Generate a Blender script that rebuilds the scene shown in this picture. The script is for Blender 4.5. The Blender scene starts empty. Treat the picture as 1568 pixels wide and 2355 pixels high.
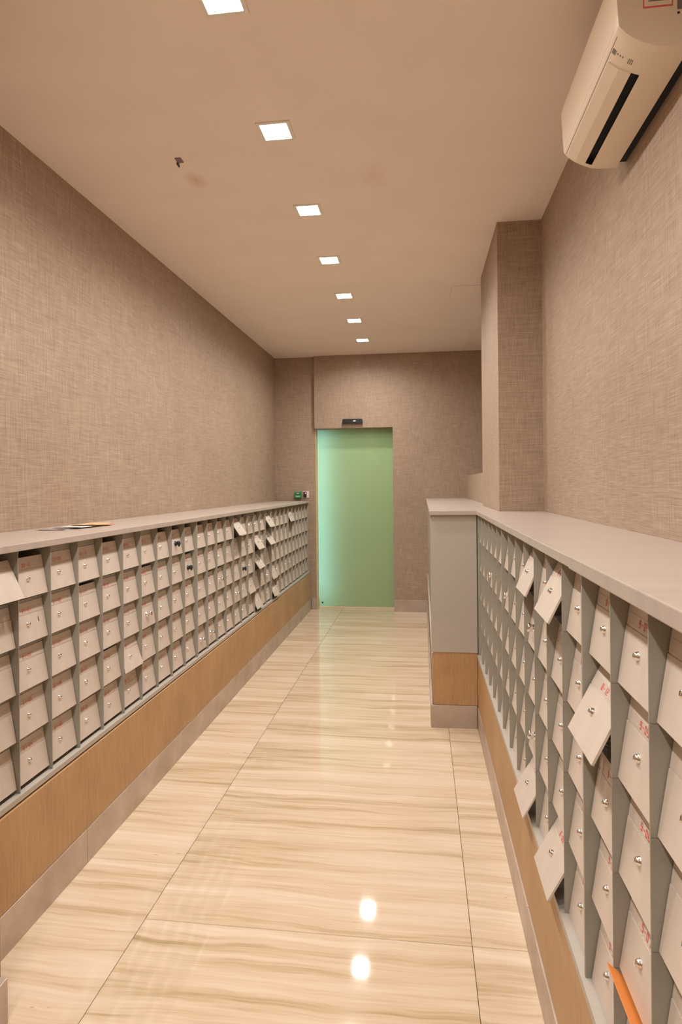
import bpy, math, random
from mathutils import Matrix, Vector
random.seed(7)
sc = bpy.context.scene
COL = sc.collection

# ------------------------------------------------------------------ camera
F, YAW, ROLL, CY, EYE = 1430.0, .1298, -.0097, 1114.65, 1.48
cam_d = bpy.data.cameras.new('camera')
cam_d.sensor_fit = 'VERTICAL'; cam_d.sensor_height = 36; cam_d.sensor_width = 24
cam_d.lens = F / 2355 * 36
cam_d.shift_y = (CY - 1177.5) / 2355
cam_d.clip_start = .02
cam = bpy.data.objects.new('camera', cam_d); COL.objects.link(cam)
R0 = Vector((math.cos(YAW), math.sin(YAW), 0)); FW = Vector((-math.sin(YAW), math.cos(YAW), 0)); U0 = Vector((0, 0, 1))
c_, s_ = math.cos(ROLL), math.sin(ROLL)
RR = R0 * c_ + U0 * s_; UU = U0 * c_ - R0 * s_
m = Matrix.Identity(4)
for i in range(3):
    m[i][0] = RR[i]; m[i][1] = UU[i]; m[i][2] = -FW[i]
m.translation = Vector((0, 0, EYE))
cam.matrix_world = m
sc.camera = cam

# ------------------------------------------------------------------ world, exposure
w = bpy.data.worlds.new('world'); sc.world = w; w.use_nodes = True
w.node_tree.nodes['Background'].inputs[0].default_value = (.9, .85, .8, 1)
w.node_tree.nodes['Background'].inputs[1].default_value = .2
sc.view_settings.view_transform = 'Standard'; sc.view_settings.look = 'None'
sc.view_settings.gamma = 1; sc.view_settings.use_curve_mapping = False
sc.view_settings.exposure = 0.0
LAMP_W = 10.5            # watts of each ceiling downlight
LAMP_COL = (1.0, .955, .90)
LAMP_SPREAD = math.radians(158)

# ------------------------------------------------------------------ helpers
def link(o, parent=None):
    COL.objects.link(o)
    if parent is not None: o.parent = parent
    return o
def tag(o, label=None, cat=None, group=None, kind=None):
    if label: o['label'] = label
    if cat: o['category'] = cat
    if group: o['group'] = group
    if kind: o['kind'] = kind
    return o
def empty(name, loc=(0, 0, 0), rz=0.0, parent=None):
    o = bpy.data.objects.new(name, None); o.location = loc; o.rotation_euler = (0, 0, rz)
    o.empty_display_size = .05
    return link(o, parent)

class MB:
    def __init__(s): s.v = []; s.f = []; s.m = []; s.sm = []
    def poly(s, pts, mi=0, smooth=False):
        b = len(s.v); s.v += [tuple(p) for p in pts]; s.f.append(tuple(range(b, b + len(pts)))); s.m.append(mi); s.sm.append(smooth)
    def box(s, a, b, mi=0, mat=None):
        x0, y0, z0 = a; x1, y1, z1 = b
        P = [(x0,y0,z0),(x1,y0,z0),(x1,y1,z0),(x0,y1,z0),(x0,y0,z1),(x1,y0,z1),(x1,y1,z1),(x0,y1,z1)]
        if mat is not None: P = [tuple(mat @ Vector(p)) for p in P]
        n = len(s.v); s.v += P
        for q in ((0,3,2,1),(4,5,6,7),(0,1,5,4),(1,2,6,5),(2,3,7,6),(3,0,4,7)):
            s.f.append(tuple(n + i for i in q)); s.m.append(mi); s.sm.append(False)
    def lathe(s, prof, seg=12, mat=None, mi=0, smooth=True):
        """prof: (radius, height along +X)"""
        n = len(s.v)
        for r, h in prof:
            for k in range(seg):
                a = 2 * math.pi * k / seg
                p = Vector((h, r * math.cos(a), r * math.sin(a)))
                s.v.append(tuple(mat @ p) if mat is not None else tuple(p))
        for i in range(len(prof) - 1):
            for k in range(seg):
                k2 = (k + 1) % seg
                s.f.append((n+i*seg+k, n+i*seg+k2, n+(i+1)*seg+k2, n+(i+1)*seg+k)); s.m.append(mi); s.sm.append(smooth)
        s.f.append(tuple(n+(len(prof)-1)*seg+k for k in range(seg))); s.m.append(mi); s.sm.append(smooth)
    def extrude_y(s, prof, y0, y1, mi=0, cap=True):
        """prof: list of (x,z), counter-clockwise seen from -Y"""
        n = len(s.v); k = len(prof)
        s.v += [(x, y0, z) for x, z in prof] + [(x, y1, z) for x, z in prof]
        for i in range(k):
            j = (i + 1) % k
            s.f.append((n+i, n+j, n+k+j, n+k+i)); s.m.append(mi); s.sm.append(False)
        if cap:
            s.f.append(tuple(n+i for i in reversed(range(k)))); s.m.append(mi); s.sm.append(False)
            s.f.append(tuple(n+k+i for i in range(k))); s.m.append(mi); s.sm.append(False)
    def mesh(s, name, *mats):
        me = bpy.data.meshes.new(name); me.from_pydata(s.v, [], s.f)
        for mt in mats: me.materials.append(mt)
        for p, mi, sm in zip(me.polygons, s.m, s.sm): p.material_index = mi; p.use_smooth = sm
        me.update(); return me
    def build(s, name, mats, parent=None, loc=(0, 0, 0), bevel=0):
        if not isinstance(mats, (list, tuple)): mats = [mats]
        o = bpy.data.objects.new(name, s.mesh(name, *mats)); o.location = loc; link(o, parent)
        if bevel:
            b = o.modifiers.new('bevel', 'BEVEL'); b.width = bevel; b.segments = 2; b.limit_method = 'ANGLE'
        return o
def box_obj(name, a, b, mat, parent=None, bevel=0, loc=(0, 0, 0)):
    mb = MB(); mb.box(a, b); return mb.build(name, mat, parent, loc, bevel)
def inst(name, me, parent, loc, rot=(0, 0, 0)):
    o = bpy.data.objects.new(name, me); o.location = loc; o.rotation_euler = rot
    return link(o, parent)

# ------------------------------------------------------------------ materials
def new_mat(name):
    mt = bpy.data.materials.new(name); mt.use_nodes = True
    nt = mt.node_tree; return mt, nt, nt.nodes['Principled BSDF']
def N(nt, t, **k):
    n = nt.nodes.new(t)
    for a, b in k.items(): setattr(n, a, b)
    return n
def ramp(nt, stops):
    r = N(nt, 'ShaderNodeValToRGB'); e = r.color_ramp.elements
    e[0].position, e[0].color = stops[0][0], (*stops[0][1], 1)
    e[1].position, e[1].color = stops[-1][0], (*stops[-1][1], 1)
    for p, c in stops[1:-1]:
        q = e.new(p); q.color = (*c, 1)
    return r
def coords(nt, scale, kind='Object', rot=(0, 0, 0)):
    tc = N(nt, 'ShaderNodeTexCoord'); mp = N(nt, 'ShaderNodeMapping')
    mp.inputs['Scale'].default_value = scale; mp.inputs['Rotation'].default_value = rot
    nt.links.new(tc.outputs[kind], mp.inputs[0]); return mp.outputs[0]
def noise(nt, vec, scale=1, detail=2, rough=.5):
    n = N(nt, 'ShaderNodeTexNoise'); n.inputs['Scale'].default_value = scale
    n.inputs['Detail'].default_value = detail; n.inputs['Roughness'].default_value = rough
    nt.links.new(vec, n.inputs['Vector']); return n.outputs['Fac']
def mth(nt, op, a, b=None):
    n = N(nt, 'ShaderNodeMath', operation=op)
    for i, x in enumerate((a, b)):
        if x is None: continue
        if isinstance(x, (int, float)): n.inputs[i].default_value = x
        else: nt.links.new(x, n.inputs[i])
    return n.outputs[0]
def plain(name, col, rough=.5, metal=0., mottle=.0, mscale=60, spec=.5):
    mt, nt, b = new_mat(name)
    b.inputs['Roughness'].default_value = rough; b.inputs['Metallic'].default_value = metal
    b.inputs['Specular IOR Level'].default_value = spec
    if mottle:
        v = noise(nt, coords(nt, (1, 1, 1)), mscale, 3)
        r = ramp(nt, [(.3, tuple(c * (1 - mottle) for c in col)), (.7, tuple(min(1, c * (1 + mottle)) for c in col))])
        nt.links.new(v, r.inputs[0]); nt.links.new(r.outputs[0], b.inputs['Base Color'])
    else: b.inputs['Base Color'].default_value = (*col, 1)
    return mt

def wallpaper():
    mt, nt, b = new_mat('woven_wallpaper')
    a = noise(nt, coords(nt, (9, 9, 420)), 1, 3, .6)      # horizontal threads
    c = noise(nt, coords(nt, (420, 420, 9)), 1, 3, .6)    # vertical threads
    big = noise(nt, coords(nt, (1, 1, 1)), 1.6, 2)
    s = mth(nt, 'ADD', mth(nt, 'MULTIPLY', a, .5), mth(nt, 'MULTIPLY', c, .5))
    s2 = mth(nt, 'ADD', s, mth(nt, 'MULTIPLY', mth(nt, 'SUBTRACT', big, .5), .10))
    r = ramp(nt, [(.34, (.245, .165, .112)), (.5, (.375, .272, .196)), (.66, (.51, .39, .29))])
    nt.links.new(s2, r.inputs[0]); nt.links.new(r.outputs[0], b.inputs['Base Color'])
    bp = N(nt, 'ShaderNodeBump'); bp.inputs['Strength'].default_value = .15; bp.inputs['Distance'].default_value = .001
    nt.links.new(s, bp.inputs['Height']); nt.links.new(bp.outputs[0], b.inputs['Normal'])
    b.inputs['Roughness'].default_value = .62; b.inputs['Specular IOR Level'].default_value = .35
    return mt
def travertine():
    mt, nt, b = new_mat('banded_travertine')
    oi = N(nt, 'ShaderNodeObjectInfo')
    tc = N(nt, 'ShaderNodeTexCoord')
    sep = N(nt, 'ShaderNodeSeparateXYZ'); nt.links.new(tc.outputs['Object'], sep.inputs[0])
    rz = mth(nt, 'MULTIPLY', oi.outputs['Random'], .55)
    cw = N(nt, 'ShaderNodeCombineXYZ')
    nt.links.new(mth(nt, 'MULTIPLY', sep.outputs[0], 1.5), cw.inputs[0]); nt.links.new(mth(nt, 'MULTIPLY', sep.outputs[1], 3.2), cw.inputs[1]); nt.links.new(rz, cw.inputs[2])
    warp = mth(nt, 'MULTIPLY', mth(nt, 'SUBTRACT', noise(nt, cw.outputs[0], 1, 3, .5), .5), .10)
    y = mth(nt, 'ADD', sep.outputs[1], warp)
    def band(sx, sy, det, ro):
        c = N(nt, 'ShaderNodeCombineXYZ')
        nt.links.new(mth(nt, 'MULTIPLY', sep.outputs[0], sx), c.inputs[0]); nt.links.new(mth(nt, 'MULTIPLY', y, sy), c.inputs[1]); nt.links.new(rz, c.inputs[2])
        return noise(nt, c.outputs[0], 1, det, ro)
    b1 = band(.55, 11, 4, .62); b2 = band(1.6, 46, 3, .6); b3 = band(5, 130, 2, .5)
    mix = mth(nt, 'ADD', mth(nt, 'ADD', mth(nt, 'MULTIPLY', b1, .60), mth(nt, 'MULTIPLY', b2, .30)), mth(nt, 'MULTIPLY', b3, .12))
    r = ramp(nt, [(.34, (.33, .220, .110)), (.42, (.49, .360, .220)), (.50, (.620, .475, .330)), (.57, (.68, .535, .40)), (.68, (.75, .61, .48))])
    nt.links.new(mix, r.inputs[0])
    # small dark pits and fissures
    pit = band(9, 60, 4, .7); pm = N(nt, 'ShaderNodeMapRange'); pm.inputs[1].default_value = .30; pm.inputs[2].default_value = .24
    nt.links.new(pit, pm.inputs[0])
    mx = N(nt, 'ShaderNodeMix', data_type='RGBA'); nt.links.new(mth(nt, 'MULTIPLY', pm.outputs[0], .7), mx.inputs[0])
    nt.links.new(r.outputs[0], mx.inputs[6]); mx.inputs[7].default_value = (.16, .10, .045, 1)
    nt.links.new(mx.outputs[2], b.inputs['Base Color'])
    b.inputs['Roughness'].default_value = .045; b.inputs['Specular IOR Level'].default_value = .5
    return mt
def wood():
    mt, nt, b = new_mat('tan_board')
    a = noise(nt, coords(nt, (60, 60, 3)), 3, 3); c = noise(nt, coords(nt, (1, 1, 1)), 4, 2)
    s = mth(nt, 'ADD', mth(nt, 'MULTIPLY', a, .5), mth(nt, 'MULTIPLY', c, .5))
    r = ramp(nt, [(.35, (.40, .232, .105)), (.65, (.52, .32, .155))])
    nt.links.new(s, r.inputs[0]); nt.links.new(r.outputs[0], b.inputs['Base Color']); b.inputs['Roughness'].default_value = .5
    return mt
def steel():
    mt, nt, b = new_mat('brushed_plate')
    a = noise(nt, coords(nt, (1, 1, 1)), 5, 4, .65)
    r = ramp(nt, [(.3, (.47, .385, .325)), (.7, (.64, .54, .47))])
    nt.links.new(a, r.inputs[0]); nt.links.new(r.outputs[0], b.inputs['Base Color'])
    b.inputs['Metallic'].default_value = .55; b.inputs['Roughness'].default_value = .42
    return mt
def painted(name, col, rough, streak=0.):
    mt, nt, b = new_mat(name)
    a = noise(nt, coords(nt, (1, 1, 1)), 900, 2); c = noise(nt, coords(nt, (2, 26, 2)), 1, 3)
    s = mth(nt, 'ADD', mth(nt, 'MULTIPLY', a, .6), mth(nt, 'MULTIPLY', c, .4))
    r = ramp(nt, [(.35, tuple(x * (.93 - streak) for x in col)), (.65, tuple(min(1, x * (1.06 + streak)) for x in col))])
    nt.links.new(s, r.inputs[0]); nt.links.new(r.outputs[0], b.inputs['Base Color']); b.inputs['Roughness'].default_value = rough
    bp = N(nt, 'ShaderNodeBump'); bp.inputs['Strength'].default_value = .12; bp.inputs['Distance'].default_value = .0004
    nt.links.new(a, bp.inputs['Height']); nt.links.new(bp.outputs[0], b.inputs['Normal'])
    return mt
def ceiling_paint():
    mt, nt, b = new_mat('ceiling_paint')
    tc = N(nt, 'ShaderNodeTexCoord')
    def spot(x, y, rx, ry):
        mp = N(nt, 'ShaderNodeMapping', vector_type='TEXTURE'); mp.inputs['Location'].default_value = (x, y, 3.0); mp.inputs['Scale'].default_value = (rx, ry, 1)
        nt.links.new(tc.outputs['Object'], mp.inputs[0])
        g = N(nt, 'ShaderNodeTexGradient', gradient_type='SPHERICAL'); nt.links.new(mp.outputs[0], g.inputs[0]); return g.outputs['Fac']
    st = mth(nt, 'ADD', mth(nt, 'MULTIPLY', spot(-1.10, 2.975, .06, .10), .55), mth(nt, 'MULTIPLY', spot(-.22, 3.06, .08, .16), .25))
    nz = noise(nt, coords(nt, (1, 1, 1)), 3, 3)
    r = ramp(nt, [(.3, (.86, .75, .66)), (.7, (.90, .79, .70))]); nt.links.new(nz, r.inputs[0])
    mx = N(nt, 'ShaderNodeMix', data_type='RGBA'); nt.links.new(st, mx.inputs[0])
    nt.links.new(r.outputs[0], mx.inputs[6]); mx.inputs[7].default_value = (.62, .34, .20, 1)
    nt.links.new(mx.outputs[2], b.inputs['Base Color']); b.inputs['Roughness'].default_value = .85
    return mt
def frosted():
    mt, nt, b = new_mat('frosted_green_glass')
    out = nt.nodes['Material Output']
    tr = N(nt, 'ShaderNodeBsdfTranslucent'); tr.inputs[0].default_value = (.74, .88, .74, 1)
    df = N(nt, 'ShaderNodeBsdfDiffuse'); df.inputs[0].default_value = (.57, .71, .36, 1)
    gl = N(nt, 'ShaderNodeBsdfGlossy'); gl.inputs[0].default_value = (1, 1, 1, 1); gl.inputs['Roughness'].default_value = .01
    m1 = N(nt, 'ShaderNodeMixShader'); m1.inputs[0].default_value = .6
    nt.links.new(df.outputs[0], m1.inputs[1]); nt.links.new(tr.outputs[0], m1.inputs[2])
    fr = N(nt, 'ShaderNodeFresnel'); fr.inputs[0].default_value = 1.5
    m2 = N(nt, 'ShaderNodeMixShader'); nt.links.new(fr.outputs[0], m2.inputs[0]); nt.links.new(m1.outputs[0], m2.inputs[1]); nt.links.new(gl.outputs[0], m2.inputs[2])
    nt.links.new(m2.outputs[0], out.inputs[0]); return mt
def emit(name, col, s):
    mt, nt, b = new_mat(name); b.inputs['Base Color'].default_value = (*col, 1)
    b.inputs['Emission Color'].default_value = (*col, 1); b.inputs['Emission Strength'].default_value = s; return mt

M_wall = wallpaper(); M_floor = travertine(); M_wood = wood(); M_steel = steel(); M_ceil = ceiling_paint()
M_top = painted('countertop_laminate', (.47, .395, .345), .30, .05)
M_cab = painted('cabinet_grey_paint', (.335, .312, .26), .42)
M_panel = painted('pale_grey_paint', (.45, .405, .35), .42)
M_door = painted('mailbox_door_paint', (.60, .515, .44), .40)
M_lab = plain('number_strip_plastic', (.58, .49, .42), .22)
M_red = plain('red_print', (.68, .13, .11), .5)
M_chrome = plain('chrome', (.82, .80, .78), .12, 1)
M_black = plain('black_plastic', (.012, .012, .014), .35)
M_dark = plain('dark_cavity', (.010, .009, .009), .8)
M_ac = plain('cream_plastic', (.80, .68, .53), .38, mottle=.02, mscale=3)
M_acgrey = plain('grey_print', (.20, .17, .16), .4)
M_frame = plain('lamp_frame_white', (.80, .76, .66), .4)
M_lamp = emit('lamp_diffuser', (1, .955, .90), 95)
M_glass = frosted()
M_green = plain('green_plastic', (.02, .30, .08), .35)
M_white = plain('white_print', (.80, .80, .78), .5)
M_redled = emit('red_led', (1, .12, .18), 5)
M_gold = plain('yellow_timber', (.66, .48, .22), .4, mottle=.1, mscale=12)
M_grout = plain('grout', (.38, .28, .16), .7)
M_stone = plain('threshold_stone', (.74, .62, .42), .3)
M_paperA = plain('lilac_paper', (.62, .52, .52), .5); M_paperB = plain('orange_paper', (.80, .50, .26), .5); M_paperC = plain('red_paper', (.55, .26, .18), .5)
M_orange = plain('orange_card', (.80, .27, .06), .5)
M_backwall = plain('lobby_paint', (.55, .60, .50), .8)

# ------------------------------------------------------------------ dimensions
XWL, XWR, ZC = -1.739, .695, 3.0
XFL, XFR = -1.339, .330          # faces of the mailbox banks
YE = 7.24                        # end wall
YB = -2.4                        # wall behind the camera

def struct(o): o['kind'] = 'structure'; return o

# ------------------------------------------------------------------ room shell
fl = struct(box_obj('floor', (XWL - .1, YB, -.08), (1.3, 9.2, -.012), M_grout))
# slabs: left border, wide middle, right border; each a piece of its own
def slab_mesh(wx, wy):
    g = .0008; mb = MB()
    x, y = wx / 2 - g, wy / 2 - g; e = .0012
    top = [(-x+e, -y+e, 0), (x-e, -y+e, 0), (x-e, y-e, 0), (-x+e, y-e, 0)]
    lo = [(-x, -y, -e), (x, -y, -e), (x, y, -e), (-x, y, -e)]
    bt = [(-x, -y, -.012), (x, -y, -.012), (x, y, -.012), (-x, y, -.012)]
    n = 0; mb.v = top + lo + bt
    mb.f = [(0, 1, 2, 3)] + [(4+i, 4+(i+1) % 4, (i+1) % 4, i) for i in range(4)] + [(8+i, 8+(i+1) % 4, 4+(i+1) % 4, 4+i) for i in range(4)]
    mb.m = [0]*9; mb.sm = [False]*9
    return mb.mesh('slab', M_floor)
SL = .945
for (xa, xb, off) in ((-1.345, -.955, .31), (-.955, .145, 0), (.145, .345, .0)):
    me = slab_mesh(xb - xa, SL)
    y = 2.023 + off - 5 * SL
    while y < 7.6:
        inst('slab', me, fl, ((xa + xb) / 2, y + SL / 2, 0)); y += SL
struct(box_obj('ceiling', (XWL - .1, YB, ZC), (1.3, 7.6, ZC + .12), M_ceil))
struct(box_obj('wall_left', (XWL - .1, YB, 0), (XWL, 7.6, ZC), M_wall))
struct(box_obj('wall_right', (XWR, YB, 0), (XWR + .1, 3.71, ZC), M_wall))
struct(box_obj('wall_back', (XWL, YB - .1, 0), (XWR, YB, ZC), M_wall))
struct(box_obj('wall_left_near', (XWL, YB, 0), (-1.182, 1.60, ZC), M_wall))
struct(box_obj('baseboard_left_near', (-1.182, YB, 0), (-1.150, 1.585, .125), M_steel, bevel=.001))
# pillar and the low wall behind it
struct(box_obj('pillar', (.445, 3.71, 0), (.79, 4.71, ZC), M_wall))
struct(box_obj('wall_light_stop', (.796, 3.5, 0), (1.2, 3.70, ZC), M_wall))  # unseen wall added to stop world light leaking in behind the pillar
struct(box_obj('wall_low_right', (.495, 4.71, 0), (.79, YE, 1.568), M_wall))
struct(box_obj('wall_right_far', (1.2, 3.6, 0), (1.3, 7.6, ZC), M_wall))
# end wall: recessed strip at the left, proud lintel and right part around the doorway
struct(box_obj('wall_end_left', (XWL, YE + .05, 0), (-1.256, YE + .34, ZC), M_wall))
mb = MB(); mb.box((-1.256, YE, 2.145), (1.3, YE + .34, ZC)); mb.box((-.335, YE, 0), (1.3, YE + .34, 2.145))
struct(mb.build('wall_end', M_wall))
struct(box_obj('baseboard_end_left', (-1.312, YE + .038, 0), (-1.257, YE + .0495, .135), M_steel))
struct(box_obj('baseboard_end_right', (-.335, YE - .012, 0), (.05, YE - .0005, .137), M_steel, bevel=.001))
struct(box_obj('trim_door_left', (-1.2555, YE + .052, 0), (-1.247, YE + .19, 2.144), M_gold))
struct(box_obj('trim_threshold', (-1.247, YE + .17, 0), (-.336, YE + .26, .012), M_stone))
d1 = struct(box_obj('door_1', (-1.246, YE + .20, .014), (-.30, YE + .212, 2.16), M_glass, bevel=.001))
lw = MB(); lw.lathe([(.011, 0), (.011, .003), (.005, .006)], 14, Matrix.Translation((-1.21, YE + .20, .055)) @ Matrix.Rotation(-math.pi/2, 4, 'Z'))
lw.build('floor_guide', M_black, d1)
# the lobby behind the frosted glass, seen only as light
lob = MB(); lob.box((-1.9, 9.0, 0), (.4, 9.1, 2.6)); lob.box((-1.9, YE + .34, 2.5), (.4, 9.0, 2.6)); lob.box((.3, YE + .34, 0), (.4, 9.0, 2.6)); lob.box((-2.0, YE + .34, 0), (-1.9, 9.0, 2.6))
struct(lob.build('wall_lobby', M_backwall))
def area(name, loc, rot, sx, sy, power, col):
    l = bpy.data.lights.new(name, 'AREA'); l.shape = 'RECTANGLE'; l.size = sx; l.size_y = sy; l.energy = power; l.color = col
    o = bpy.data.objects.new(name, l); o.location = loc; o.rotation_euler = rot; return link(o)
LOBBY = [area('glass_edge_glow_light', (-1.22, YE + .40, 1.12), (math.radians(-90), 0, 0), .06, 2.1, 9, (.42, .78, 1.0)),  # cool strip light added close behind the glass for its cyan left edge
         area('lobby_ceiling_light', (-.7, 8.4, 2.45), (0, 0, 0), .8, .6, 17, (.86, 1.0, .66))]

# baseboards of joined plates
def plates(name, x0, x1, ys, h, y_gap=.0012):
    r = empty(name, ((x0 + x1) / 2, ys[0], 0)); struct(r)
    for a, b in zip(ys[:-1], ys[1:]):
        box_obj('plate', (x0 - r.location.x, a + y_gap - ys[0], 0), (x1 - r.location.x, b - y_gap - ys[0], h), M_steel, r, bevel=.0008)
    return r
plates('baseboard_left', -1.335, -1.319, [1.602, 2.296, 4.752, YE - .002], .134)
plates('baseboard_right', .317, .333, [-1.0, 2.03, 3.80], .134)
plates('baseboard_right_far', .038, .052, [3.832, 6.3, YE - .015], .134)

# ------------------------------------------------------------------ plinths, end panel and counter tops
pl = empty('plinth', (-1.53, 1.60, 0))
tag(pl, 'long tan wooden plinth under the left row of mailboxes', 'plinth')
def box_abs(name, a, b, mat, par, bevel=0):
    l = par.location
    return box_obj(name, tuple(a[i] - l[i] for i in range(3)), tuple(b[i] - l[i] for i in range(3)), mat, par, bevel)
box_abs('front_board', (-1.339, 1.602, .135), (-1.3225, YE - .001, .434), M_wood, pl, .0008)
box_abs('support_frame', (XWL + .002, 1.602, 0), (-1.3395, YE - .001, .4413), M_wood, pl)
pr = empty('plinth', (.5, -1.0, 0))
tag(pr, 'tan wooden plinth under the near right mailboxes', 'plinth')
box_abs('front_board', (.3135 + .008, -1.0, .135), (.3335, 3.815, .4265), M_wood, pr, .0008)
box_abs('support_frame', (.334, -1.0, 0), (XWR - .002, 3.705, .4265), M_wood, pr)
box_abs('support_frame', (.334, 3.705, 0), (.443, 3.815, .4265), M_wood, pr)
pf = empty('plinth', (.2, 3.84, 0))
tag(pf, 'tan wooden plinth under the protruding far right mailboxes, below the grey end panel', 'plinth')
box_abs('front_board', (.054, 3.842, .135), (.07, YE - .002, .4265), M_wood, pf, .0008)
box_abs('support_frame', (.0705, 3.843, 0), (.4435, YE - .002, .4265), M_wood, pf)

def counter(poly, z0, z1, label):
    xs = [p[0] for p in poly]; ys = [p[1] for p in poly]
    cx, cy = sum(xs) / len(xs), sum(ys) / len(ys)
    mb = MB(); n = len(poly)
    mb.v = [(x - cx, y - cy, 0) for x, y in poly] + [(x - cx, y - cy, z1 - z0) for x, y in poly]
    mb.f = [tuple(reversed(range(n))), tuple(range(n, 2 * n))] + [(i, (i + 1) % n, n + (i + 1) % n, n + i) for i in range(n)]
    mb.m = [0] * (n + 2); mb.sm = [False] * (n + 2)
    o = mb.build('countertop', M_top, None, (cx, cy, z0), .0022)
    return tag(o, label, 'countertop', 'countertops over the mailboxes')
g = .0014
counter([(XWL + .001, 1.603), (-1.328, 1.603), (-1.328, YE - .002), (-1.30, YE - .002), (-1.30, YE + .028), (XWL + .001, YE + .028)][:0] or
        [(XWL + .001, 1.603), (-1.328, 1.603), (-1.328, YE - .002), (XWL + .001, YE - .002)], 1.2685, 1.2935, 'long grey-beige countertop over the left mailboxes, papers lying on it')
counter([(.312, -1.0), (XWR - .001, -1.0), (XWR - .001, 1.400 - g), (.312, 1.400 - g)], 1.2935, 1.3215, 'nearest slightly raised grey-beige countertop section on the right side')
counter([(.321, 1.400 + g), (XWR - .001, 1.400 + g), (XWR - .001, 2.60 - g), (.321, 2.60 - g)], 1.2905, 1.3155, 'middle grey-beige countertop section on the right, between the raised section and the pillar')
counter([(.321, 2.60 + g), (XWR - .001, 2.60 + g), (XWR - .001, 3.708), (.443, 3.708), (.443, 3.95), (.042, 3.95), (.042, 3.80), (.321, 3.80)], 1.2905, 1.3155, 'L-shaped grey-beige countertop corner section in front of the dark pillar')
counter([(.042, 3.952), (.443, 3.952), (.443, 4.712), (.493, 4.712), (.493, 5.86), (.042, 5.86)], 1.2905, 1.3155, 'grey-beige countertop section beside the low wall behind the pillar')
counter([(.042, 5.862), (.493, 5.862), (.493, YE - .002), (.042, YE - .002)], 1.2905, 1.3155, 'farthest right grey-beige countertop section touching the end wall')

# ------------------------------------------------------------------ mailbox banks
W = .184; TD = .034; BD = .011      # recess of a door at its top and bottom
T = .0032                            # divider thickness
SEG = {'0': 'abcdef', '1': 'bc', '2': 'abged', '3': 'abgcd', '4': 'fgbc', '5': 'afgcd', '6': 'afgedc', '7': 'abc', '8': 'abcdefg', '9': 'abcdfg', '-': 'g'}
def text_quads(mb, txt, y0, z0, hgt, x, mi):
    w = hgt * .58; s = hgt * .17
    P = {'a': (0, hgt-s, w, hgt), 'g': (0, hgt/2-s/2, w, hgt/2+s/2), 'd': (0, 0, w, s), 'f': (0, hgt/2, s, hgt), 'b': (w-s, hgt/2, w, hgt), 'e': (0, 0, s, hgt/2), 'c': (w-s, 0, w, hgt/2)}
    adv = w * 1.42; y = y0 - (len(txt) * adv - (adv - w)) / 2
    for ch in txt:
        for q in SEG[ch]:
            a, b, c, d = P[q]
            mb.poly([(x, y + a, z0 + b), (x, y + c, z0 + b), (x, y + c, z0 + d), (x, y + a, z0 + d)], mi)
        y += adv
_cache = {}
def door_mesh(w, h):
    k = ('door', round(w, 4), round(h, 4))
    if k in _cache: return _cache[k]
    L = h * .885; hw = (w - .0085) / 2; mb = MB()
    s1 = h * .265
    mb.box((-.0012, -hw, -s1), (0, hw, 0))                        # upper part, holds the number strip
    mb.box((-.0018, -hw + .001, -s1 - .003), (-.0010, hw - .001, -s1 + .001))  # recessed seam
    mb.box((-.0012, -hw, -L), (.0008, hw, -s1 - .0016))           # lower part, slightly proud
    mb.box((-.004, -hw, -L), (-.0012, -hw + .001, -.004)); mb.box((-.004, hw - .001, -L), (-.0012, hw, -.004)); mb.box((-.005, -hw, -L), (-.0012, hw, -L + .001))
    _cache[k] = (mb.mesh('door', M_door), L); return _cache[k]
def lock_mesh(kind):
    if kind in _cache: return _cache[kind]
    mb = MB()
    if kind == 'small':
        mb.lathe([(.0078, 0), (.0078, .0016), (.0066, .0022), (.0060, .0062), (.0044, .0080), (.0018, .0088)], 12)
        mb.box((.0088, -.0005, -.003), (.0090, .0005, .003), 1); me = mb.mesh('lock', M_chrome, M_black)
    elif kind == 'big':
        mb.lathe([(.0145, 0), (.0145, .003), (.0118, .004), (.0118, .015), (.0136, .017), (.0136, .024), (.0110, .0265), (.004, .0275)], 16)
        mb.box((.0275, -.0008, -.005), (.0278, .0008, .005), 1); me = mb.mesh('lock', M_chrome, M_black)
    else:
        mb.lathe([(.0140, 0), (.0140, .004), (.0105, .006), (.0105, .016), (.0130, .018), (.0130, .026), (.009, .0285)], 16)
        mb.box((.016, -.003, -.019), (.024, .003, -.010), 0); me = mb.mesh('lock', M_black, M_black)
    _cache[kind] = me; return me
def flap_mesh(w, ex, lip=True):
    k = ('flap', round(w, 4), round(ex, 4), lip)
    if k not in _cache:
        mb = MB(); hw = (w - .006) / 2; mb.box((-.001, -hw, -.0135 - ex), (0, hw, 0)); lip and mb.box((-.007, -hw, -.0135 - ex), (0, hw, -.0125 - ex)); _cache[k] = mb.mesh('slot_flap', M_cab)
    return _cache[k]
def divider_mesh(h, depth, off, top):
    k = ('div', round(h, 4), round(depth, 3))
    if k not in _cache:
        mb = MB()
        for r in range(5): mb.box((-depth, -T/2, off*(r > 0) + r*h + .0007), (0, T/2, off + (r+1)*h - .0007 + top*(r == 4)))
        mb.box((-depth, -T/2 + .0008, .001), (-.0015, T/2 - .0008, off + 5*h + top - .001))
        _cache[k] = mb.mesh('divider', M_cab)
    return _cache[k]
def number(n0, i):
    m = n0 + i; return '%d-%02d' % (m // 12, m % 12 + 1)

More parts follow.
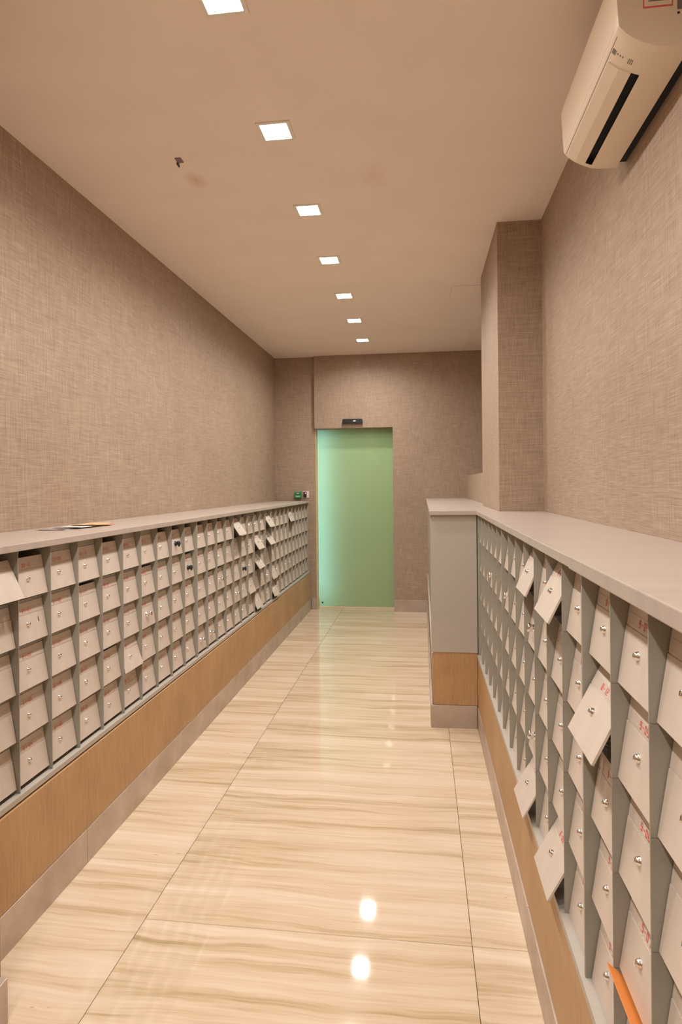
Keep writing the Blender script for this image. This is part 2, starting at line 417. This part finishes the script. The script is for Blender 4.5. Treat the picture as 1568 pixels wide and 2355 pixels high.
def bank(loc, rz, n, h, label, n0, w=W, depth=.38, side=.0065, ajar={}, open_slots=(), locks={}, missing=(), slots=(), off=0., top=0.):
    """n columns of 5 mailboxes; columns run along local +Y, faces look along local +X"""
    r = empty('mailbox_bank', loc, rz); tag(r, label, 'mailboxes', 'mailbox banks along the corridor')
    tot = n * w + 2 * side; H = 5 * h + off + top
    box_obj('side_panel', (-depth, 0, -.0178), (.0015, side - T/2, H - .0005), M_cab, r)
    box_obj('side_panel', (-depth, tot - side + T/2, -.0178), (.0015, tot, H - .0005), M_cab, r)
    box_obj('back_panel', (-depth, side, 0), (-depth + .002, tot - side, H - .0005), M_dark, r)  # back painted black in place of the shade inside the boxes
    rl = MB(); rl.box((-depth, side - T/2 + .0003, -.0178), (.0015, tot - side + T/2 - .0003, 0)); rl.box((.0015, 0, -.0178), (.0105, tot, 0)); rl.build('bottom_rail', M_panel, r)
    dm = divider_mesh(h, depth - .003, off, top)
    for k in range(1, n): inst('divider', dm, r, (0, side + k * w, 0))
    for k in range(1, 5):
        mb = MB(); mb.box((-depth + .002, side, off + k*h - .0008), (-.0145, tot - side, off + k*h + .0004)); mb.build('row_plate', M_cab, r)
    me, L = door_mesh(w, h)
    th = math.asin((TD - BD) / L)
    for c in range(n):
        for row in range(5):
            y = side + (c + .5) * w; z1 = off + (5 - row) * h
            if (c, row) in missing: continue
            ex = ajar.get((c, row), 0)
            ztop = z1 - h * .102
            d = inst('door', me, r, (-TD, y, ztop), (random.uniform(-.004, .004), -(th + ex) + random.uniform(-.012, .006), 0))
            lb = MB(); hw = (w - .014) / 2
            lb.box((0, -hw, -h * .245), (.0007, hw * .86, -h * .125))
            text_quads(lb, number(n0, c * 5 + row), -w * .05, -h * .226, h * .080, .0010, 1)
            lb.build('number_strip', [M_lab, M_red], d)
            kd = locks.get((c, row), 'small')
            inst('lock', lock_mesh(kd), d, (.0008, -.012 if kd == 'small' else .004, -h * (.485 if kd == 'small' else .50)))
            if (c, row) in slots: box_obj('key_slot', (.0009, .046, -h*.50), (.0013, .0495, -h*.39), M_black, d)
            opened = (c, row) in open_slots
            inst('slot_flap', flap_mesh(w, top if row == 0 else 0, not opened), r, (-TD - .001, y, z1 + (top if row == 0 else 0) - (.0030 if opened else .0022)), (0, 1.5 if opened else .0, 0))
    return r

HL = .1568; HR = .1692
ZL, ZR = .4595, .4445
# left side: three banks of ten columns
wl = .1830; sd = .0080
y0 = 1.9175 - wl - sd
J = lambda *a: {(c, r): e for c, r, e in a}
bank((XFL, y0, ZL), 0, 10, HL, 'nearest mailbox bank on the left side, standing open at its first top door', 20*12+7-1+0, w=wl, side=sd, off=.0115, top=.0125,
     ajar=J((0, 0, .26), (5, 3, .13)), open_slots={(0,0),(1,0),(4,0),(7,0),(8,0),(9,0),(6,1),(3,1),(9,1),(4,3),(3,4),(9,4)},
     locks={(6, 2): 'big', (8, 0): 'black', (9, 1): 'black'}, slots={(1, 1)})
y1 = y0 + 10 * wl + 2 * sd
bank((XFL, y1, ZL), 0, 10, HL, 'middle mailbox bank on the left side, several doors hanging ajar and big chrome locks', 24*12+8, w=wl, side=sd, off=.0115, top=.0125,
     ajar=J((4, 0, .42), (7, 1, .40), (7, 2, .42), (6, 3, .16), (7, 4, .22), (9, 0, .40), (9, 1, .44), (2, 3, .03)),
     open_slots={(0,0),(1,0),(2,0),(3,0),(4,0),(5,0),(7,0),(2,1),(1,2),(2,2),(1,4)},
     locks={(2, 2): 'big', (4, 3): 'big', (0, 4): 'big', (1, 4): 'big', (6, 0): 'big', (8, 1): 'big', (9, 3): 'big', (5, 2): 'black'})
y2 = y1 + 10 * wl + 2 * sd
bank((XFL, y2, ZL), 0, 10, HL, 'farthest mailbox bank on the left side, ending at the end wall beside the green door', 28*12+10, w=(YE - .004 - y2 - 2*sd) / 10, side=sd, off=.0115, top=.0125,
     ajar=J((0, 3, .20), (0, 4, .30), (4, 0, .28)), open_slots={(0,0),(3,0),(4,0)}, locks={(4, 3): 'big'})
# right side; columns run towards the camera
wr = .1890; sr = .006
def R_bank(yfar, n, label, n0, **k): return bank((XFR, yfar, ZR), math.pi, n, HR, label, n0, w=wr, side=sr, **k)
e2 = .9738 + 3*wr + .012 - .006          # far unit edge between idx2 and idx3 plates
yA = .9738 + 2*wr + .006                 # far end of nearest bank
R_bank(yA, 6, 'nearest mailbox bank on the right side, one door swung far out in its second row', 8*12+10-0, depth=.36,
       ajar=J((0, 1, .30)), open_slots={(2, 0)})
yB = yA + 7*wr + .012
R_bank(yB, 7, 'middle mailbox bank on the right side, four doors hanging ajar', 5*12+11, depth=.36,
       ajar=J((5, 0, .30), (3, 0, .26), (3, 4, .34), (5, 4, .36)), open_slots={(6, 0), (5, 0), (4, 0)},
       locks={(3, 1): 'big', (3, 3): 'big', (0, 1): 'big'})
yC = 3.826
bank((XFR, yC, ZR), math.pi, 6, HR, 'far mailbox bank on the right side, ending at the tall grey end panel', 3*12+5, w=(yC - yB - 2*sr) / 6 - 0, side=sr, depth=.112,
     locks={(3, 1): 'big'})
# protruding bank at the far right, seen on edge; its doors face the corridor
wf = (YE - .004 - 3.842 - 4*sr) / 18
yD = 3.842 + 9*wf + 2*sr
for (yf, lab, n0) in ((yD, 'first protruding mailbox bank behind the tall grey end panel, seen edge-on', 24), (YE - .004, 'last protruding mailbox bank on the right beside the end wall, seen edge-on', 1*12+3)):
    bank((.058, yf, ZR), math.pi, 9, HR, lab, n0, w=wf, side=sr, depth=.37)
ep = empty('end_panel', (.19, 3.83, 0)); tag(ep, 'tall plain grey end panel above a short tan board and steel kick plate', 'panel')
box_abs('end_board', (.056, 3.833, .1345), (.3205, 3.8415, .454), M_wood, ep, .0008)
box_abs('kick_plate', (.040, 3.818, 0), (.316, 3.832, .134), M_steel, ep, .001)
box_abs('panel', (.0465, 3.828, .4545), (.3225, 3.841, 1.290), M_panel, ep, .0012)
for x in (.064, .25):
    mb = MB(); mb.lathe([(.0035, 0), (.0025, .0012)], 10, Matrix.Translation((x - .19, 3.828 - 3.83, 1.275)) @ Matrix.Rotation(-math.pi/2, 4, 'Z')); mb.build('screw', M_chrome, ep)

# small key slot scratched into one left door
# ------------------------------------------------------------------ papers
def sheet(name, pts, z, mat, label, curl=.006, thick=.0006):
    cx = sum(p[0] for p in pts) / 4; cy = sum(p[1] for p in pts) / 4; mb = MB(); n = 6
    def P(a, b):
        x = (pts[0][0]*(1-a) + pts[1][0]*a)*(1-b) + (pts[3][0]*(1-a) + pts[2][0]*a)*b
        y = (pts[0][1]*(1-a) + pts[1][1]*a)*(1-b) + (pts[3][1]*(1-a) + pts[2][1]*a)*b
        return (x - cx, y - cy, curl * (abs(2*b-1)**3) + curl*.5*a*a)
    for t in (thick, 0):
        for j in range(n+1):
            for i in range(n+1):
                p = P(i/n, j/n); mb.v.append((p[0], p[1], p[2] + t))
    K = (n+1)**2
    for j in range(n):
        for i in range(n):
            a = j*(n+1)+i; q = (a, a+1, a+n+2, a+n+1); mb.f.append(q); mb.f.append(tuple(K + x for x in reversed(q))); mb.m += [0, 0]; mb.sm += [True, True]
    ring = [i for i in range(n+1)] + [j*(n+1)+n for j in range(1, n+1)] + [n*(n+1)+i for i in range(n-1, -1, -1)] + [j*(n+1) for j in range(n-1, 0, -1)]
    for a, b in zip(ring, ring[1:] + ring[:1]): mb.f.append((K+a, K+b, b, a)); mb.m.append(0); mb.sm.append(False)
    o = mb.build(name, mat, None, (cx, cy, z)); return tag(o, label, 'leaflet')
zt = 1.2937
sheet('leaflet', [(-1.665, 2.50), (-1.545, 2.52), (-1.555, 2.64), (-1.665, 2.62)], zt, M_paperA, 'pale lilac leaflet, nearest of those on the left countertop', .003)
sheet('leaflet', [(-1.65, 2.60), (-1.51, 2.58), (-1.505, 2.715), (-1.64, 2.735)], zt + .0045, M_white, 'white leaflet lying between the lilac and the orange ones', .003)
sheet('leaflet', [(-1.63, 2.70), (-1.50, 2.69), (-1.49, 2.83), (-1.62, 2.86)], zt + .009, M_paperB, 'pale orange leaflet on the left countertop', .003)
sheet('leaflet', [(-1.62, 2.84), (-1.49, 2.82), (-1.53, 2.95), (-1.63, 2.98)], zt, M_paperC, 'reddish leaflet, farthest of those on the left countertop', .002)
# orange card pushed into a slot of the nearest right bank
card = MB(); card.box((-.03, -.07, -.0006), (.045, .07, .0006))
co = card.build('card', M_orange, None, (.352, 1.085, .600)); co.rotation_euler = (0, math.radians(-38), math.pi)
tag(co, 'orange card sticking out of a low slot in the nearest right mailboxes', 'leaflet')

# ------------------------------------------------------------------ ceiling downlights (each with its own lamp)
fr = MB(); o_, i_ = .073, .0575
for a, b in (((-o_, -o_), (o_, -i_)), ((-o_, i_), (o_, o_)), ((-o_, -i_), (-i_, i_)), ((i_, -i_), (o_, i_))):
    fr.box((a[0], a[1], -.004), (b[0], b[1], 0))
fr_me = fr.mesh('frame', M_frame)
df = MB(); df.box((-i_, -i_, -.0025), (i_, i_, 0)); df_me = df.mesh('diffuser', M_lamp)
LY = [-1.25, -.47, .32, 1.10, 1.872, 2.612, 3.387, 4.161, 4.965, 5.727, 6.521]
desc = {1.872: 'square ceiling downlight cut by the top edge of the photo', 2.612: 'largest fully visible square ceiling downlight, white frame clearly seen',
        3.387: 'square ceiling downlight, fifth from the end wall', 4.161: 'square ceiling downlight, fourth from the end wall',
        4.965: 'square ceiling downlight, third from the end wall', 5.727: 'square ceiling downlight, second from the end wall', 6.521: 'square ceiling downlight nearest the end wall above the green door'}
for i, y in enumerate(LY):
    r = empty('ceiling_light', (-.608, y, ZC)); tag(r, desc.get(y, 'square ceiling downlight behind the camera, ' + {-1.25: 'farthest back', -.47: 'second from the back wall', .32: 'just behind the lens', 1.10: 'straight overhead just out of frame'}.get(y, '')), 'ceiling light', 'row of square ceiling downlights')
    inst('frame', fr_me, r, (0, 0, -.0002)); inst('diffuser', df_me, r, (0, 0, -.0002))
    l = bpy.data.lights.new('lamp', 'AREA'); l.shape = 'SQUARE'; l.size = .11; l.energy = LAMP_W; l.color = LAMP_COL; l.spread = LAMP_SPREAD
    lo = bpy.data.objects.new('lamp', l); lo.location = (0, 0, -.0065); link(lo, r)

# ------------------------------------------------------------------ ceiling odds and ends
r = empty('cable_stub', (-1.108, 2.777, ZC)); tag(r, 'small square hole plate with a dark wire in the ceiling, left of the lights', 'ceiling fitting')
box_obj('cover_plate', (-.014, -.020, -.004), (.014, .020, 0), M_acgrey, r)
box_obj('wire', (-.018, .014, -.014), (-.013, .040, -.003), M_black, r)
r = empty('access_panel', (.42, 5.02, ZC)); tag(r, 'faint square access panel in the ceiling left of the pillar', 'access panel')
box_obj('hatch', (-.178, -.158, -.0015), (.178, .158, 0), M_ceil, r)
e = MB()
for a in (((-.182, -.162), (.182, -.159)), ((-.182, .159), (.182, .162)), ((-.182, -.159), (-.179, .159)), ((.179, -.159), (.182, .159))):
    e.box((a[0][0], a[0][1], -.0006), (a[1][0], a[1][1], 0))
e.build('edge_gap', M_steel, r)

# ------------------------------------------------------------------ air conditioner on the right wall
ac = empty('air_conditioner', (.665, 1.63, 2.55)); tag(ac, 'cream wall-mounted air conditioner high on the right wall', 'air conditioner')
prof = [(.665, 2.551), (.640, 2.549), (.610, 2.550), (.588, 2.553), (.580, 2.5555), (.556, 2.565), (.528, 2.580), (.508, 2.596), (.4955, 2.611), (.4925, 2.618), (.4895, 2.66), (.4865, 2.72), (.4850, 2.745), (.4865, 2.752), (.494, 2.775), (.507, 2.80), (.528, 2.82), (.56, 2.832), (.60, 2.836), (.665, 2.836)]
prof = [(x - .665, z - 2.55) for x, z in prof][::-1]
Y0, YS0, YS1, Y1 = 0.0, .105, .572, .595
mb = MB()
# rounded near and far ends: rings scaled towards the wall
def ring(y, s):
    cx, cz = -.06, .14
    return [(x if x > -.001 else cx + (x - cx) * s, y, cz + (z - cz) * s) for x, z in prof]
ys = [(Y0, .955), (.006, .985), (.018, 1.0), (YS0, 1.0), (YS1, 1.0), (.587, 1.0), (Y1, .985)]
k = len(prof); rings = []
for y, s in ys: rings.append(len(mb.v)); mb.v += ring(y, s)
sk = prof.index((.580 - .665, 2.5555 - 2.55)) - 0
for a in range(len(ys) - 1):
    for i in range(k):
        j = (i + 1) % k
        if a == 3 and {i, j} == {sk - 1, sk}: continue      # leave the outlet slot open
        mb.f.append((rings[a]+i, rings[a+1]+i, rings[a+1]+j, rings[a]+j)); mb.m.append(0); mb.sm.append(a in (0, 1, 5) or True)
mb.f.append(tuple(rings[0]+i for i in range(k))); mb.f.append(tuple(rings[-1]+i for i in reversed(range(k)))); mb.m += [0, 0]; mb.sm += [False, False]
body = mb.build('body', M_ac, ac)
md = body.modifiers.new('es', 'EDGE_SPLIT'); md.split_angle = math.radians(28)
p1, p0 = prof[sk - 1], prof[sk]
def inward(p, d): return (p[0] + d * .38, p[1] + d * .92)
sl = MB(); q = [p0, p1, inward(p1, .02), inward(p0, .02)]
n = 0; sl.v = [(x, YS0, z) for x, z in q] + [(x, YS1, z) for x, z in q]
sl.f = [(1, 2, 6, 5), (2, 3, 7, 6), (3, 0, 4, 7), (0, 1, 2, 3), (4, 5, 6, 7)]; sl.m = [0]*5; sl.sm = [False]*5
sl.build('air_outlet', M_dark, ac)
# swing vane covering most of the outlet
v0, v1 = (.5585 - .665, 2.5625 - 2.55), (.503 - .665, 2.598 - 2.55)
va = MB(); d = Vector((v1[0] - v0[0], 0, v1[1] - v0[1])); nn = Vector((d.z, 0, -d.x)).normalized() * -1
if nn.z > 0: nn = -nn
mid = Vector(((v0[0]+v1[0])/2, 0, (v0[1]+v1[1])/2)) + nn * .004
P3 = [(v0[0], v0[1]), (mid.x, mid.z), (v1[0], v1[1])]
for a, b in zip(P3[:-1], P3[1:]):
    A = [Vector((a[0], YS0, a[1])) + nn*.0022, Vector((b[0], YS0, b[1])) + nn*.0022, Vector((b[0], YS0, b[1])) - nn*.004, Vector((a[0], YS0, a[1])) - nn*.004]
    B = [p + Vector((0, YS1 - YS0, 0)) for p in A]
    nb = len(va.v); va.v += [tuple(p) for p in A + B]
    for f_ in ((0,1,2,3), (7,6,5,4), (0,4,5,1), (1,5,6,2), (2,6,7,3), (3,7,4,0)): va.f.append(tuple(nb+i for i in f_)); va.m.append(0); va.sm.append(False)
va.build('air_vane', M_ac, ac)
# thin panel seams and print on the front and underside
def strip_on(name, a, b, y0, y1, mat, lift=.0006):
    """thin raised patch between two profile points"""
    dx, dz = b[0]-a[0], b[1]-a[1]; L_ = math.hypot(dx, dz); nx, nz = dz/L_, -dx/L_
    if nz > 0 and abs(nz) > abs(nx): nx, nz = -nx, -nz
    if abs(nx) >= abs(nz) and nx > 0: nx, nz = -nx, -nz
    m_ = MB(); A = [(a[0], a[1]), (b[0], b[1]), (b[0]+nx*lift, b[1]+nz*lift), (a[0]+nx*lift, a[1]+nz*lift)]
    m_.v = [(x, y0, z) for x, z in A] + [(x, y1, z) for x, z in A]
    m_.f = [(0,3,2,1), (4,5,6,7), (0,1,5,4), (1,2,6,5), (2,3,7,6), (3,0,4,7)]; m_.m = [0]*6; m_.sm = [False]*6
    return m_.build(name, mat, ac)
def und(t):   # a point on the underside chain between ridge (t=0) and slot (t=1)
    ch = [(.4955, 2.611), (.508, 2.596), (.528, 2.580), (.556, 2.565)]
    t *= 3; i = min(2, int(t)); u = t - i
    return (ch[i][0]*(1-u) + ch[i+1][0]*u - .665, ch[i][1]*(1-u) + ch[i+1][1]*u - 2.55)
strip_on('panel_seam', und(.10), und(.13), .02, .585, M_acgrey, .0003)
strip_on('panel_seam', und(.13), und(.97), YS0 - .004, YS0 - .0028, M_acgrey, .0003)
strip_on('display', und(.18), und(.36), .058, .074, M_acgrey, .0009)
for q in range(3): strip_on('indicator', und(.42 + .10*q), und(.46 + .10*q), .062, .068, M_acgrey, .0005)
for q in range(3): strip_on('mark', und(.82 + .05*q), und(.835 + .05*q), .060, .078, M_dark, .0005)
fr_a, fr_b = (-.1735, .095), (-.1755, .115)
strip_on('front_seam', (-.1722, .0695), (-.1724, .0715), .02, .585, M_ac, .0010)
# stickers on the near end
def end_patch(name, x0, x1, z0, z1, mat, y=-.0007): return box_obj(name, (x0, y, z0), (x1, .0005, z1), mat, ac)
end_patch('sticker', -.110, -.040, .105, .165, M_red, -.0006); end_patch('sticker_face', -.107, -.043, .109, .165, M_ac, -.0010)
end_patch('sticker_print', -.098, -.055, .120, .123, M_acgrey, -.0014); end_patch('sticker_print', -.098, -.055, .135, .138, M_acgrey, -.0014)
end_patch('label', -.030, -.008, .095, .150, M_acgrey, -.0008); end_patch('dot_mark', -.030, -.024, .084, .089, M_black); end_patch('dot_mark', -.018, -.012, .084, .089, M_black)
box_obj('mounting_plate', (0, .012, .015), (.0295, .585, .28), M_dark, ac)  # plate fills the wall gap, black in place of the shade there

# ------------------------------------------------------------------ fittings on the end wall
s = empty('door_sensor', (-.80, YE, 2.195)); tag(s, 'black bar-shaped motion sensor above the green glass door', 'sensor')
mb = MB(); mb.extrude_y([(-.118, 0), (.118, 0), (.118, .040), (.108, .052), (-.108, .052), (-.118, .040)], -.042, -.0005); mb.build('housing', M_black, s, bevel=.003)
box_obj('lens', (-.095, -.046, .002), (-.045, -.0425, .014), M_dark, s); box_obj('badge', (.010, -.0435, .020), (.040, -.0425, .032), M_white, s)
box_obj('back_plate', (-.120, -.006, -.012), (.124, -.0005, 0), M_cab, s)
ez = YE + .05
s = empty('exit_button', (-1.464, ez, 1.325)); tag(s, 'green exit push button box on the end wall above the left countertop', 'button')
box_obj('box', (-.040, -.040, 0), (.040, -.0005, .078), M_green, s, .003); box_obj('window', (-.026, -.0415, .040), (.026, -.0395, .068), M_black, s)
for z, wd in ((.060, .024), (.0535, .018), (.047, .012)): box_obj('print_line', (-wd, -.043, z), (wd, -.0412, z + .003), M_white, s)
box_obj('print_line', (-.022, -.0415, .018), (.022, -.0398, .026), M_white, s)
s = empty('card_reader', (-1.37, ez, 1.330)); tag(s, 'small dark card reader with a red light, right of the green button', 'card reader')
box_obj('back_plate', (-.036, -.006, 0), (.034, -.0005, .078), M_frame, s); box_obj('reader', (-.030, -.024, .005), (.006, -.0055, .072), M_black, s, .003)
lm = MB(); lm.lathe([(.006, 0), (.0045, .003)], 12, Matrix.Translation((-.006, -.024, .054)) @ Matrix.Rotation(-math.pi/2, 4, 'Z')); lm.build('led', M_redled, s)
